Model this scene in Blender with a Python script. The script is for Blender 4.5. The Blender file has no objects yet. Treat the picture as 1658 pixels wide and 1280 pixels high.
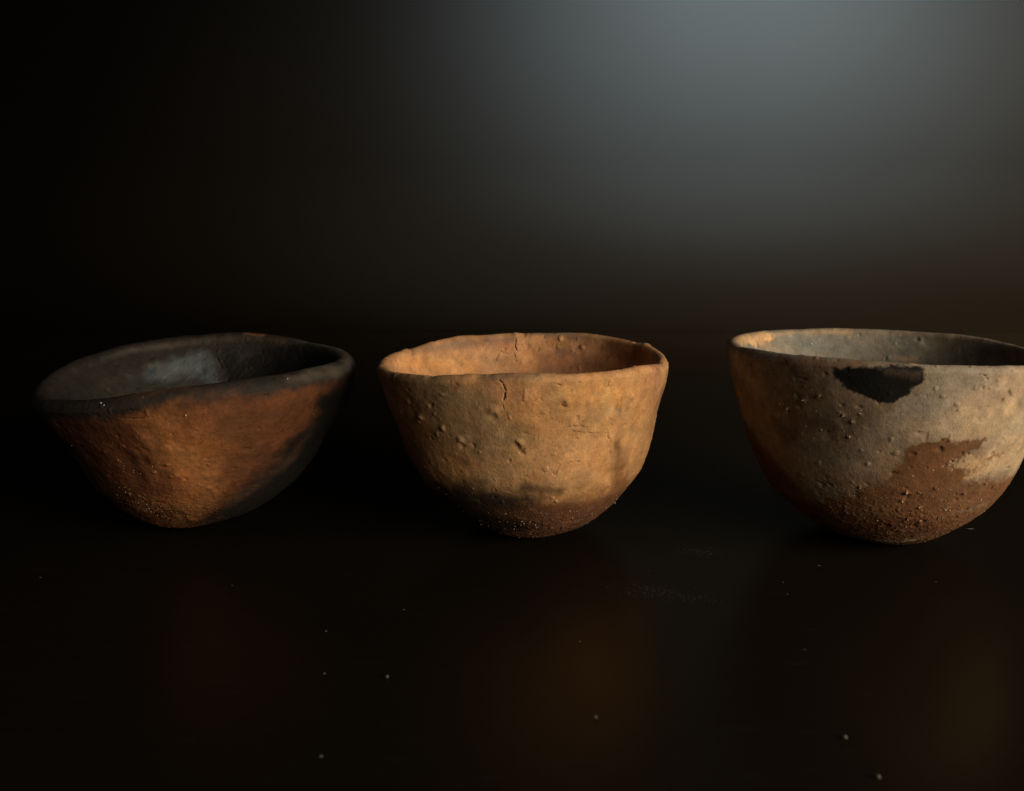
import bpy, math, random, numpy as np
from mathutils import Vector, Matrix
# ---------------- camera ----------------
scn = bpy.context.scene
COL = scn.collection
cam = bpy.data.cameras.new('camera'); camo = bpy.data.objects.new('camera', cam); COL.objects.link(camo)
camo.location = (0, 0, .1195)
camo.rotation_euler = (math.radians(90) - math.atan(261 / 1400), 0, 0)
cam.sensor_width = 36; cam.lens = 1400 / 1658 * 36
cam.clip_start = .01; cam.clip_end = 50
cam.dof.use_dof = True; cam.dof.focus_distance = .325; cam.dof.aperture_fstop = 14
scn.camera = camo
# ---------------- light ----------------
w = bpy.data.worlds.new('World'); scn.world = w; w.use_nodes = True
w.node_tree.nodes['Background'].inputs[0].default_value = (.75, .88, 1, 1)
w.node_tree.nodes['Background'].inputs[1].default_value = .018
def area(name, loc, target, sx, sy, power, color, spread=180):
    l = bpy.data.lights.new(name, 'AREA'); l.shape = 'RECTANGLE'; l.size = sx; l.size_y = sy
    l.energy = power; l.color = color; l.spread = math.radians(spread)
    o = bpy.data.objects.new(name, l); COL.objects.link(o); o.location = loc
    o.rotation_euler = (Vector(target) - Vector(loc)).to_track_quat('-Z', 'Y').to_euler()
    return o
area('key_window', (.62, -.18, .28), (.03, .34, .04), .80, .28, 3.0, (1, .80, .58), 100)
def spot(name, loc, target, cone, power, color, soft=.1, sx=1):
    l = bpy.data.lights.new(name, 'SPOT'); l.energy = power; l.color = color; l.spot_size = math.radians(cone); l.spot_blend = 1; l.shadow_soft_size = soft
    o = bpy.data.objects.new(name, l); COL.objects.link(o); o.location = loc
    o.rotation_euler = (Vector(target) - Vector(loc)).to_track_quat('-Z', 'Y').to_euler(); o.scale = (sx, 1, 1)
spot('added_glow_spot', (.42, .62, .85), (.40, 1.5, .515), 40, 1130, (.485, .72, 1.07), .22, 1.55)  # added unseen spot that makes the glow on the backdrop
spot('added_glow_spot', (.30, .62, .85), (.30, 1.5, .44), 74, 125, (.59, .745, 1.02), .3, 1.2)  # added wide weak spot, feathers that glow outward
spot('added_glow_spot', (.90, .75, .75), (.86, 1.5, .38), 46, 135, (.575, .71, .91), .2)  # added weaker spot, extends the glow to the right
spot('added_low_fill', (.75, .45, .70), (.78, 1.30, .12), 104, 105, (1, .74, .44), .3, 1.5)  # added warm fill without a real source, browns the lower backdrop
scn.view_settings.view_transform = 'Standard'; scn.view_settings.look = 'None'
scn.view_settings.exposure = 0; scn.view_settings.gamma = 1
# ---------------- measured bowl shapes ----------------
ZS=[0.0000,0.0324,0.0797,0.1350,0.1962,0.2622,0.3324,0.4061,0.4831,0.5631,0.6457,0.7309,0.8184,0.9082,1.0000]
SHAPE={
'A':dict(base=(-0.1447,0.3557),rimc=(-0.1293,0.3557),lip=(.0040,.0047),
 Z=[0.0688,0.0685,0.0686,0.0687,0.0690,0.0691,0.0695,0.0696,0.0702,0.0709,0.0718,0.0724,0.0730,0.0728,0.0725,0.0721,0.0716,0.0712,0.0708,0.0703,0.0690,0.0678,0.0668,0.0655,0.0642,0.0626,0.0613,0.0603,0.0594,0.0592,0.0596,0.0604,0.0612,0.0620,0.0629,0.0640,0.0651,0.0661,0.0667,0.0674,0.0678,0.0680,0.0683,0.0687,0.0690,0.0690,0.0690,0.0689],
 pl=[0.0065,0.0094,0.0155,0.0199,0.0244,0.0289,0.0335,0.0372,0.0402,0.0434,0.0467,0.0503,0.0543,0.0583,0.0632],
 pr=[0.0112,0.0245,0.0332,0.0395,0.0444,0.0485,0.0514,0.0539,0.0559,0.0572,0.0592,0.0610,0.0625,0.0636,0.0633]),
'B':dict(base=(0.0069,0.3430),rimc=(0.0042,0.3430),lip=(.0025,.0024),
 Z=[0.0723,0.0728,0.0734,0.0740,0.0742,0.0746,0.0749,0.0753,0.0755,0.0753,0.0748,0.0745,0.0746,0.0748,0.0744,0.0743,0.0744,0.0737,0.0730,0.0718,0.0710,0.0708,0.0708,0.0705,0.0702,0.0698,0.0694,0.0694,0.0697,0.0701,0.0705,0.0709,0.0715,0.0721,0.0726,0.0733,0.0733,0.0732,0.0730,0.0730,0.0730,0.0729,0.0730,0.0727,0.0722,0.0716,0.0714,0.0718],
 pl=[0.0090,0.0178,0.0240,0.0292,0.0336,0.0378,0.0417,0.0448,0.0475,0.0490,0.0505,0.0523,0.0543,0.0560,0.0576],
 pr=[0.0090,0.0185,0.0257,0.0312,0.0357,0.0396,0.0432,0.0465,0.0488,0.0506,0.0519,0.0531,0.0547,0.0567,0.0577]),
'C':dict(base=(0.1560,0.3346),rimc=(0.1441,0.3346),lip=(.0028,.0022),
 Z=[0.0759,0.0762,0.0766,0.0772,0.0774,0.0776,0.0774,0.0773,0.0773,0.0774,0.0775,0.0776,0.0776,0.0776,0.0775,0.0776,0.0776,0.0777,0.0776,0.0776,0.0776,0.0775,0.0774,0.0772,0.0770,0.0772,0.0775,0.0777,0.0778,0.0779,0.0781,0.0782,0.0782,0.0781,0.0779,0.0777,0.0776,0.0774,0.0771,0.0769,0.0765,0.0760,0.0757,0.0754,0.0752,0.0754,0.0756,0.0758],
 pl=[0.0090,0.0225,0.0319,0.0384,0.0437,0.0479,0.0503,0.0523,0.0539,0.0551,0.0562,0.0571,0.0578,0.0584,0.0589],
 pr=[0.0085,0.0120,0.0179,0.0239,0.0295,0.0345,0.0387,0.0421,0.0451,0.0477,0.0504,0.0530,0.0553,0.0571,0.0585]),
}
def smooth_interp(x,xp,fp):
    # monotone-ish cubic (Catmull-Rom) through the samples
    xp=np.asarray(xp,float);fp=np.asarray(fp,float)
    m=np.gradient(fp,xp); i=np.clip(np.searchsorted(xp,x)-1,0,len(xp)-2)
    h=xp[i+1]-xp[i];t=(x-xp[i])/h
    return (2*t**3-3*t**2+1)*fp[i]+(t**3-2*t**2+t)*h*m[i]+(-2*t**3+3*t**2)*fp[i+1]+(t**3-t**2)*h*m[i+1]
def bowl_grid(S,nphi,n_out,n_rim,n_in,n_base=10):
    """rings from the underside centre, up the outer wall, over the lip, down the inside.
    local coordinates, origin at the foot. returns P[nring,nphi,3], kind per ring (0 outer,1 rim,2 inner), t per ring"""
    ph=np.arange(nphi)/nphi*2*np.pi
    ph=ph+.25*np.sin(2*ph)   # finer columns on the broad front and back
    Z=np.array(S['Z']); k=len(Z)
    Zr=smooth_interp(ph,np.arange(-2,k+3)/k*2*np.pi,np.concatenate([Z[-2:],Z,Z[:3]]))
    off=np.array(S['rimc'])-np.array(S['base'])
    w=(1+np.cos(ph))/2; w=w*w*(3-2*w)
    lip=S['lip'][0]*(1-w)+S['lip'][1]*w
    cs,sn=np.cos(ph),np.sin(ph)
    def rad(t):
        return smooth_interp(t,ZS,S['pl'])*(1-w)+smooth_interp(t,ZS,S['pr'])*w
    rings=[];kind=[];T=[]
    def add(r,z,q,kd,t):
        rings.append(np.stack([off[0]*q+r*cs,off[1]*q+r*sn,z+0*ph],-1));kind.append(kd);T.append(t)
    r0=rad(np.array([0.]))
    for i in range(n_base):
        add(r0*(i+.02)/n_base,0,0,0,0.)
    tt=np.linspace(0,1,n_out)**1.25
    for t in tt:
        add(rad(np.array([t])),t*(Zr-lip),t,0,t)
    R=rad(np.array([1.]))
    for i in range(1,n_rim):
        a=math.pi*i/n_rim
        add(R-lip+lip*math.cos(a),Zr-lip+lip*math.sin(a),1,1,1.)
    floor=.006
    for t in np.linspace(1,0,n_in):
        q=t
        r=rad(np.array([t]))-2*lip-(1-t)*.0015
        r=r*(1 if t>.1 else t/.1)
        r=np.maximum(r,.0002)
        add(r,floor+t*(Zr-lip-floor),q,2,t)
    return np.stack(rings),np.array(kind),np.array(T),ph
# firing stains, lumps, cracks and grit of each bowl, local millimetres; some colours carry painted shade
DATA={
 'A':dict(
  stains_and_shade=[
   ('base','o',(0.11,0.041,0.016),0.8),
   ('base','i',(0.03,0.029,0.024),0.6),
   ('rim',(0.021,0.0185,0.016),0.75,0.012,0.1,0.95),
   ('o',(0.2,0.08,0.03),0.85,5,2,6,0.9,[(0,0,-200,216)]),
   ('o',(0.006,0.005,0.005),0.95,10,3,8,1,[(58,-12,22,22),(40,-18,8,19)]),
   ('o',(0.006,0.005,0.005),0.95,10,3,8,1,[(80,0,55,17),(72,2,42,23),(62,0,28,26),(46,0,12,26),(30,0,0,20)]),
   ('o',(0.075,0.028,0.013),0.85,9,4,14,0.85,[(-33.2,-36.3,51.7,6.1),(-31.9,-33.5,47.3,6.8),(-30.1,-32.1,43.2,7.6),(-27.4,-32.1,39.5,8.3),(-22.2,-35.9,37.2,8.9),(-19.3,-36.5,34.2,8.4),(-16.6,-36.8,31.0,7.8),(-14.0,-37.0,27.9,7.3),(-11.2,-37.6,25.0,6.7),(-9.1,-36.7,21.4,6.2)]),  # dark red clay, deepened so the colour carries the left side's shade
   ('o',(0.075,0.026,0.012),0.85,5,2,8,0.85,[(-19.5,-47.9,50.7,3.2),(-13.6,-52.1,51.6,3.3),(-8.3,-55.1,52.4,3.4),(-3.8,-56.8,52.6,3.5),(1.0,-58.4,53.1,3.0),(5.5,-59.3,53.1,2.6),(9.7,-59.9,53.3,2.2)]),  # dark red below the left rim, shade put into the colour too
   ('o',(0.19,0.077,0.028),0.8,12,4,9,0.8,[(24.1,-60.6,55.7,8.6),(27.2,-59.1,53.2,9.2),(30.2,-57.3,50.6,9.8),(33.0,-55.2,47.7,10.5),(36.0,-52.7,44.8,11.1),(38.3,-50.8,42.9,9.7),(40.2,-48.9,41.0,8.3),(42.4,-46.4,38.8,6.8)]),
   ('o',(0.36,0.155,0.052),0.78,11,4,9,0.9,[(21.8,-59.3,52.1,4.3),(22.8,-57.7,48.8,5.1),(23.9,-56.0,45.5,5.9),(25.0,-54.2,42.0,6.7),(25.6,-52.2,38.2,6.4),(26.1,-50.5,34.8,6.2),(26.9,-48.8,31.2,5.9)]),
   ('o',(0.28,0.12,0.04),0.85,4,2,8,0.6,[(3.9,-40.0,17.5,3.3),(9.8,-42.6,19.0,3.7),(15.0,-43.7,19.8,4.2),(19.5,-43.8,20.2,4.6),(24.0,-43.4,20.6,5.1),(28.3,-42.4,20.9,5.6),(23.8,-40.0,16.4,4.5),(18.3,-35.5,11.2,3.3)]),
   ('o',(0.1,0.04,0.019),0.8,8,2,9,0.75,[(45.3,-53.1,54.2,5.3),(48.8,-49.9,51.9,5.4),(52.1,-46.2,49.4,5.4),(55.2,-41.8,47.0,5.5),(52.6,-41.9,43.5,5.1),(50.3,-41.3,39.8,4.6),(47.5,-41.1,36.2,4.2),(44.9,-41.0,32.4,3.7)]),
   ('o',(0.007,0.006,0.0055),0.95,8,3,8,1,[(74.0,-19.4,56.9,5.4),(72.3,-20.0,53.6,6.0),(70.6,-19.7,50.1,6.7),(68.9,-20.1,47.1,7.4),(66.0,-21.1,42.8,7.5),(62.9,-21.9,38.5,7.6),(60.4,-23.4,35.5,7.5),(57.8,-25.6,32.5,7.4),(55.1,-26.9,29.3,7.3),(51.9,-29.1,26.9,7.0),(48.8,-30.4,24.3,6.7),(45.1,-31.8,21.7,6.5),(42.1,-32.0,19.0,5.8),(38.4,-31.6,15.8,5.1),(34.2,-29.2,12.0,4.4),(29.6,-30.5,10.6,3.4),(24.6,-29.9,8.5,2.4)]),
   ('o',(0.007,0.006,0.0055),0.95,4,2,6,1,[(71.4,-24.5,55.4,2.9),(74.3,-14.6,54.5,4.5)]),
   ('o',(0.06,0.035,0.022),0.8,4,2,6,0.6,[(66.3,-24.2,45.4,1.7),(63.9,-24.4,41.7,1.9),(61.4,-24.4,38.0,2.0),(59.1,-24.5,34.1,2.2),(56.4,-27.3,31.7,2.2),(53.3,-29.6,29.2,2.2),(50.2,-31.7,27.1,2.2),(46.9,-33.4,25.0,2.1),(43.6,-34.8,22.9,2.0),(40.3,-35.2,20.3,1.9)]),
   ('o',(0.024,0.02,0.018),0.8,2.2,1.2,6,0.97,[(-31.6,-42.0,56.4,3.4),(-22.1,-50.7,57.5,3.3),(-14.9,-55.3,58.3,3.3),(-9.1,-58.3,57.8,3.3),(-4.5,-59.9,59.4,3.3),(0.1,-61.2,59.9,3.3),(4.2,-62.2,59.3,3.4),(8.3,-62.8,59.9,3.4),(11.8,-63.0,61.4,3.1),(15.4,-63.1,61.9,2.7),(18.7,-62.6,63.3,2.3),(23.0,-62.2,63.8,2.1),(27.0,-60.9,65.1,1.8),(31.1,-59.9,65.4,1.5),(34.9,-58.8,65.7,1.4),(38.6,-56.4,66.8,1.3),(42.5,-54.7,67.0,1.2),(46.1,-52.7,67.2,1.1),(49.3,-50.7,67.3,1.2),(52.7,-49.5,66.6,1.3),(56.0,-46.8,66.8,1.5),(58.8,-44.2,66.9,1.6),(62.5,-40.2,67.2,1.8),(65.9,-35.8,67.4,2.1),(69.5,-30.2,67.6,2.4),(71.8,-25.5,67.6,2.5),(74.8,-19.9,66.7,2.8),(76.7,-13.0,66.6,3.0)]),
   ('o',(0.07,0.06,0.048),0.7,2,1.2,5,0.7,[(62.5,-40.2,67.2,1.1),(65.9,-35.8,67.4,1.5),(69.7,-31.2,66.7,2.0),(73.1,-24.4,66.7,2.4),(75.5,-17.7,66.7,2.4),(77.6,-7.4,66.5,2.5)]),
   ('i',(0.066,0.082,0.09),0.5,3.4,1.6,5,0.95,[(-19.9,34.0,56.9,2.5),(-16.8,37.0,57.1,3.4),(-13.6,39.6,57.3,4.3),(-10.1,42.0,57.5,5.2),(-6.1,44.5,58.2,5.3),(-1.8,46.8,58.8,5.5),(2.7,46.1,54.7,4.1),(5.2,45.0,51.2,2.3)]),  # bluish grey patch, smoother than the surface round it
   ('i',(0.01,0.01,0.01),0.6,1.6,1,4,1,[(12.6,53.7,66.7,2.6),(12.0,52.1,63.2,2.9),(11.3,50.6,60.0,3.2),(13.1,49.3,56.8,3.9),(14.8,48.1,53.9,4.7),(20.1,49.0,55.4,6.0),(25.4,49.4,57.0,7.4),(30.8,49.2,58.7,8.8),(37.2,47.9,60.3,8.0),(43.9,45.0,61.6,7.2),(50.8,40.4,63.4,6.4),(58.1,33.3,65.6,5.6)]),
   ('i',(0.02,0.018,0.016),0.6,3,1,4,0.9,[(4.1,52.7,66.8,2.1),(8.7,53.5,67.0,2.4),(13.4,53.9,67.1,2.7),(18.4,53.9,67.2,2.9)]),
   ('i',(0.05,0.042,0.034),0.6,2,1,5,0.8,[(-35.1,23.6,66.2,1.4),(-32.2,28.9,67.2,1.4),(-28.9,33.7,68.3,1.4),(-24.9,38.4,68.7,1.4),(-21.5,41.6,69.0,1.4),(-17.6,44.7,69.2,1.4),(-13.4,47.5,69.5,1.4),(-9.2,49.7,69.8,1.5),(-4.2,51.9,70.1,1.4),(1.0,53.5,70.4,1.4),(6.5,54.6,70.6,1.3),(12.2,55.1,70.8,1.2),(18.3,55.0,70.6,1.2),(23.5,55.1,71.0,1.1),(28.9,54.0,70.6,1.0),(34.3,52.2,69.9,1.0),(40.0,50.8,70.0,0.9)]),
   ('r',(0.022,0.019,0.017),0.65,2,1,5,0.95,[(-41.4,-26.5,58.0,4.8),(-33.3,-33.6,59.2,4.1),(-34.1,-24.6,56.8,3.6),(-35.4,-14.7,54.2,3.1),(-10.9,-54.1,61.5,2.2),(-6.3,-54.9,62.1,2.1),(-1.4,-56.6,62.7,2.0),(-30.2,12.4,50.1,2.4),(8.1,-59.6,63.9,1.8),(-24.6,21.8,49.2,2.2),(-20.8,26.5,49.0,2.2),(-16.6,31.0,48.9,2.1),(-12.4,34.7,48.8,2.1),(-7.8,38.1,49.1,2.1),(-2.6,41.1,49.4,2.0),(2.7,43.4,49.6,2.0),(8.1,45.1,50.1,2.0),(13.9,46.4,50.7,2.0),(19.9,47.0,51.0,2.0),(26.0,46.8,51.7,2.0),(31.5,46.4,53.0,2.0),(36.9,45.4,54.5,2.0),(63.0,-36.2,68.6,1.6)]),
   ('r',(0.07,0.06,0.048),0.65,2,1,5,0.9,[(67.3,-29.8,68.8,1.9),(70.5,-23.3,68.8,2.4),(68.7,9.1,65.0,3.2),(76.3,-3.2,68.2,3.6),(70.2,16.9,68.5,3.0),(63.4,35.7,68.9,2.3),(56.5,41.8,69.5,2.0),(49.3,47.9,69.7,1.7),(42.3,52.2,70.4,1.5)]),
   ('r',(0.17,0.085,0.05),0.7,1.5,1,3,0.8,[(16.9,57.7,72.8,0.9),(21.1,57.4,72.4,0.9),(25.3,56.8,72.1,0.9)]),
   ('r',(0.02,0.018,0.015),0.65,2,1,5,0.9,[(-44.6,4.7,64.9,1.6),(-42.8,10.8,66.0,1.5),(-40.2,17.1,67.0,1.5),(-37.6,23.9,67.9,1.5),(-34.7,29.6,69.0,1.4),(-31.7,35.9,70.3,1.4),(-27.5,39.2,70.5,1.4),(-24.0,42.7,70.8,1.3),(-19.4,45.3,70.7,1.3),(-15.5,49.1,71.3,1.3),(-10.8,51.8,71.7,1.3),(-5.9,53.9,72.0,1.2),(-1.0,55.6,72.3,1.2),(3.0,56.6,72.5,1.1),(7.2,57.3,72.6,1.0),(11.6,57.7,72.8,0.9)]),
  ],
  bumps=[
   ('o',13.8,-58.3,49.4,3.5,0.9),
   ('o',15.9,-53.8,40.1,3.1,0.7),
   ('o',4.8,-52.2,39.6,4.0,-0.8),
   ('o',7.0,-49.0,31.9,3.6,-0.6),
   ('o',35.7,-56.6,52.7,6.6,0.6),
   ('o',46.2,-54.9,61.4,4.4,-0.5),
   ('o',21.2,-42.2,18.4,4.7,0.4),
   ('i',-20.4,35.2,59.2,2.0,-1.2),
   ('i',-1.1,45.6,56.1,2.0,-1.2),
   ('i',-1.5,49.0,62.7,1.5,-0.8),
   ('i',-21.0,38.6,63.8,1.1,-0.6),
   ('i',-30.8,14.5,52.5,1.3,-1.0),
   ('i',-15.1,36.2,54.1,1.1,-0.5),
   ('i',-26.6,32.0,62.9,1.1,0.4),
   ('i',-8.2,44.6,60.0,1.2,0.3),
   ('i',-24.0,35.2,63.2,0.8,0.4),
   ('o',25.0,-58.3,50.6,0.4,-1.0),
   ('o',30.8,-60.0,57.5,0.6,0.5),
   ('o',15.2,-56.4,45.5,2.0,0.7),
   ('o',10.6,-55.2,43.7,1.3,-0.4),
   ('o',56.1,-48.2,62.2,1.1,-0.6),
   ('o',46.9,-45.1,41.4,1.4,-0.5),
   ('o',45.8,-51.1,50.7,0.9,-0.4),
   ('o',5.3,-55.1,45.0,1.5,0.5),
   ('o',14.2,-50.8,34.0,0.9,0.7),
   ('o',22.0,-50.2,32.8,1.1,0.5),
   ('o',20.2,-50.2,32.2,0.9,0.4),
   ('o',24.8,-49.3,31.4,0.9,-0.5),
   ('o',32.0,-44.9,26.4,1.4,0.5),
   ('o',33.7,-43.7,25.7,0.9,-0.4),
   ('o',57.9,-38.2,46.0,0.9,-0.3),
   ('o',-3.1,-51.1,41.9,0.9,0.5),
   ('o',19.6,-52.5,37.4,0.9,0.5),
   ('o',1.2,-43.4,23.6,0.7,0.6),
   ('o',67.7,-28.3,51.6,0.7,0.5),
   ('o',61.1,-41.8,67.1,0.7,0.6),
   ('o',2.3,-61.3,61.2,0.9,0.6),
  ],
  cracks=[
   ('o',0.35,0.7,[(7.4,-61.2,56.7),(12.7,-61.4,56.2),(19.6,-61.6,57.3)]),
   ('i',0.6,1.2,[(5.0,50.3,61.8),(6.9,49.3,58.7),(8.4,48.2,56.0)]),
   ('i',0.3,0.6,[(2.4,46.6,55.8),(5.4,45.9,52.8),(7.7,45.6,51.3)]),
  ],
  grit=[
   ('o',60,(0.22,0.5),[(-1.8,-41.9,23.1,5.8),(10.6,-39.3,14.9,5.9),(27.5,-40.0,17.6,7.1)]),
   ('o',26,(0.22,0.45),[(4.2,-52.5,40.3,8.9),(21.3,-51.4,35.4,9.0),(42.4,-46.4,38.8,9.1)]),
  ],
  grains=[
   (1.4,-60.4,61.9,0.5),
   (3.0,-61.4,61.3,0.4),
   (17.3,-61.9,64.1,0.35),
   (30.8,-60.0,57.5,0.5),
   (37.9,44.3,53.2,0.5),
   (62.0,-40.7,67.1,0.4),
   (57.9,30.6,57.8,0.4),
   (14.9,-51.1,34.5,0.5),
   (20.3,-51.3,35.1,0.35),
   (14.5,-52.3,37.1,0.35),
   (1.8,-43.8,23.9,0.4),
   (2.0,-45.1,26.1,0.3),
   (3.0,-50.1,36.3,0.3),
   (6.7,-40.6,17.2,0.35),
   (1.2,-28.4,7.6,0.45),
   (4.8,-27.7,6.0,0.4),
   (67.7,-27.6,51.0,0.35),
   (-20.5,-40.6,41.5,0.4),
   (8.9,-38.0,13.8,0.3),
   (21.9,-50.2,32.5,0.4),
  ],
 ),
 'B':dict(
  stains_and_shade=[
   ('base','o',(0.44,0.245,0.105),0.8),
   ('base','i',(0.5,0.275,0.135),0.8),
   ('o',(0.115,0.052,0.026),0.9,7,2,6,0.95,[(0,0,-200,228)]),
   ('o',(0.03,0.02,0.014),0.9,6,3,8,0.95,[(-34,-6,12,20),(-24,-24,10,15),(-8,-34,20,8)]),
   ('o',(0.25,0.115,0.045),0.85,9,4,14,0.8,[(-55.4,-12.7,55.8,4.8),(-53.8,-13.0,51.8,5.7),(-52.1,-12.0,47.0,6.5),(-50.6,-11.7,42.5,7.4),(-49.2,-11.4,37.8,8.3),(-46.6,-17.1,34.9,7.9),(-44.6,-17.6,30.7,7.7),(-42.6,-13.4,25.3,7.6),(-39.8,-14.2,21.9,7.3)]),
   ('o',(0.38,0.235,0.12),0.8,8,3,12,0.9,[(-36.9,-44.8,63.8,7.6),(-33.0,-46.7,61.5,8.9),(-29.2,-48.1,59.2,10.2),(-25.5,-49.1,56.6,11.5),(-21.7,-49.7,53.9,12.9),(-19.5,-49.4,50.9,11.8),(-17.4,-49.2,47.8,10.8),(-15.2,-48.9,44.5,9.7),(-13.1,-48.7,41.5,8.7)]),
   ('o',(0.29,0.195,0.1),0.8,6,2,8,0.6,[(-34.4,-47.5,66.7,3.0),(-30.2,-49.5,65.1,3.8),(-25.9,-51.2,63.8,4.7),(-21.4,-52.5,62.1,5.5),(-17.9,-52.9,59.7,5.3),(-14.2,-53.0,57.4,5.1),(-10.5,-52.8,54.8,4.9),(-6.7,-52.6,52.3,4.7),(-5.3,-51.9,49.4,3.8),(-3.8,-51.2,46.2,3.0),(-2.3,-50.6,43.1,2.2)]),
   ('o',(0.4,0.2,0.11),0.8,5,2,8,0.5,[(-13.0,-56.2,68.2,2.5),(-8.7,-56.6,67.5,2.5),(-4.5,-56.8,66.8,2.5),(-0.5,-56.7,66.1,2.5)]),
   ('o',(0.5,0.285,0.13),0.75,5,2,9,0.92,[(1.9,-50.8,44.3,5.6),(5.3,-50.3,43.0,6.7),(8.4,-49.5,41.7,7.8),(12.5,-48.6,41.7,7.7),(16.7,-47.3,41.7,7.6),(20.6,-45.7,41.7,7.4)]),
   ('o',(0.5,0.27,0.1),0.75,7,2,9,0.8,[(14.3,-54.3,65.8,5.5),(18.0,-53.0,65.5,5.4),(21.9,-51.3,65.2,5.3),(26.1,-49.1,64.8,5.2),(29.9,-46.5,64.1,5.2)]),
   ('o',(0.34,0.175,0.1),0.8,4,2,8,0.8,[(45.7,-30.9,67.6,2.7),(47.9,-25.8,62.6,2.8),(50.8,-12.6,55.7,2.9)]),
   ('o',(0.2,0.1,0.04),0.85,3,1.2,4,0.85,[(31.0,-40.1,45.4,1.6),(31.4,-38.9,42.0,1.8),(32.1,-37.2,38.4,2.0),(32.6,-35.2,34.5,2.7),(33.3,-32.2,30.1,3.4),(34.4,-26.3,24.6,4.2)]),
   ('o',(0.13,0.058,0.028),0.9,4,1.5,5,0.9,[(-36.2,-13.9,17.8,4.4),(-33.2,-13.8,14.9,4.9),(-29.6,-18.1,13.8,5.3),(-25.0,-24.8,14.5,5.7),(-20.8,-27.9,14.1,6.1),(-16.5,-32.0,15.5,6.2),(-12.2,-34.7,16.3,6.3),(-8.0,-36.5,17.0,6.5),(-4.0,-37.4,17.4,6.7),(0.2,-37.7,17.3,6.8),(4.7,-37.9,17.8,6.6),(9.4,-37.3,18.0,6.4),(13.8,-36.0,18.0,6.2),(18.7,-33.3,17.5,6.0),(22.9,-31.4,18.3,5.2),(27.3,-27.9,18.6,4.5),(32.2,-21.0,17.6,3.7),(36.2,-14.0,17.9,2.9)]),
   ('o',(0.03,0.022,0.016),0.9,5.5,2.2,5,0.95,[(-33.4,-29.5,25.7,2.3),(-29.8,-33.1,25.8,2.9),(-26.0,-35.9,25.7,3.5),(-22.5,-37.8,25.3,4.1),(-18.6,-39.5,24.9,4.4),(-15.0,-40.6,24.5,4.6),(-11.3,-41.4,24.1,4.9),(-6.6,-42.8,24.8,4.0),(-2.3,-43.8,25.7,3.1)]),
   ('o',(0.026,0.018,0.013),0.9,6,2,6,0.93,[(-38.7,-14.3,20.6,2.4),(-35.6,-14.2,17.4,3.9),(-32.1,-13.8,14.0,5.4),(-28.6,-14.0,11.0,6.9),(-24.2,-23.6,13.0,6.7),(-20.1,-27.5,13.4,6.6),(-16.1,-29.6,13.0,6.6),(-11.3,-31.3,12.6,5.6),(-6.7,-31.8,11.8,4.7)]),
   ('o',(0.028,0.022,0.02),0.9,2.5,1.2,4,0.7,[(-2.2,-46.6,30.8,1.8),(1.7,-46.4,30.2,1.5),(5.9,-45.8,29.6,1.3),(9.8,-44.8,29.0,1.1)]),
   ('o',(0.035,0.02,0.015),0.9,3,1.6,3,0.7,[(-13.8,-26.6,9.5,1.9),(-9.7,-29.9,10.8,1.9),(-5.5,-31.8,11.6,1.9),(-1.5,-32.9,12.1,1.9),(2.6,-33.2,12.3,1.9)]),
   ('o',(0.26,0.17,0.09),0.85,2,1,4,0.8,[(-50.4,-32.1,68.1,1.1),(-45.4,-38.2,69.1,1.0),(-41.1,-42.5,69.4,0.9),(-36.7,-46.1,69.7,0.9)]),
   ('o',(0.15,0.11,0.075),0.85,1.6,0.8,3,0.75,[(-16.2,-55.3,72.0,1.0),(-12.5,-56.1,72.4,1.1),(-8.8,-56.6,72.6,1.2),(-5.2,-56.9,72.6,1.1),(-2.0,-56.9,72.6,1.0),(1.5,-56.3,72.9,0.8)]),
   ('o',(0.3,0.11,0.05),0.85,0.6,0.5,2,0.8,[(-25.8,-52.7,69.2,0.4),(-26.2,-51.8,66.5,0.4)]),
   ('o',(0.45,0.3,0.17),0.85,0.8,0.6,2,0.6,[(26.7,-47.0,59.5,1.1),(31.1,-43.3,57.5,1.3)]),
   ('o',(0.14,0.09,0.05),0.85,1.2,0.6,2,0.55,[(29.7,-45.0,59.5,0.7),(31.9,-42.6,57.2,0.4)]),
   ('o',(0.1,0.05,0.03),0.85,0.7,0.5,2,0.75,[(-5.8,-51.7,48.8,0.4),(-3.3,-51.0,45.0,0.6)]),
   ('i',(0.62,0.32,0.12),0.8,5,1.5,8,0.9,[(-52.9,12.7,65.9,2.6),(-49.5,21.2,64.8,2.6),(-45.9,27.1,63.9,2.7),(-41.7,32.1,63.2,2.7),(-36.7,36.5,62.2,2.6),(-31.5,40.3,61.5,2.4),(-26.3,43.1,60.7,2.2)]),
   ('i',(0.22,0.15,0.105),0.8,2.2,1,5,0.8,[(-49.6,25.5,70.2,1.1),(-45.5,31.1,70.4,1.3),(-41.2,35.9,70.2,1.5),(-36.8,40.1,71.0,1.7),(-32.2,43.3,70.7,1.7),(-27.5,46.2,71.1,1.8),(-22.6,48.5,71.0,1.9),(-17.9,50.3,71.5,2.0),(-12.3,51.7,71.8,1.8),(-6.7,52.6,72.3,1.7)]),
   ('i',(0.4,0.17,0.085),0.8,2,1,4,0.5,[(-12.4,51.4,70.5,2.0),(-6.7,51.7,68.6,2.0)]),
   ('i',(0.42,0.21,0.12),0.8,4,1.5,6,0.8,[(10.4,48.5,62.3,2.5),(15.1,47.1,62.7,2.7),(20.0,45.0,62.9,2.9),(24.6,42.7,63.4,3.1),(29.3,39.5,63.6,3.3),(25.5,42.6,64.6,2.8),(21.4,45.3,65.5,2.2)]),
   ('i',(0.2,0.17,0.15),0.8,1.6,1,4,0.75,[(2.6,53.7,74.2,0.7),(8.3,52.9,74.3,0.9),(14.2,50.8,74.3,1.0),(19.9,48.5,74.7,1.1),(23.2,46.4,74.3,1.0),(26.9,44.2,74.2,0.8)]),
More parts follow.
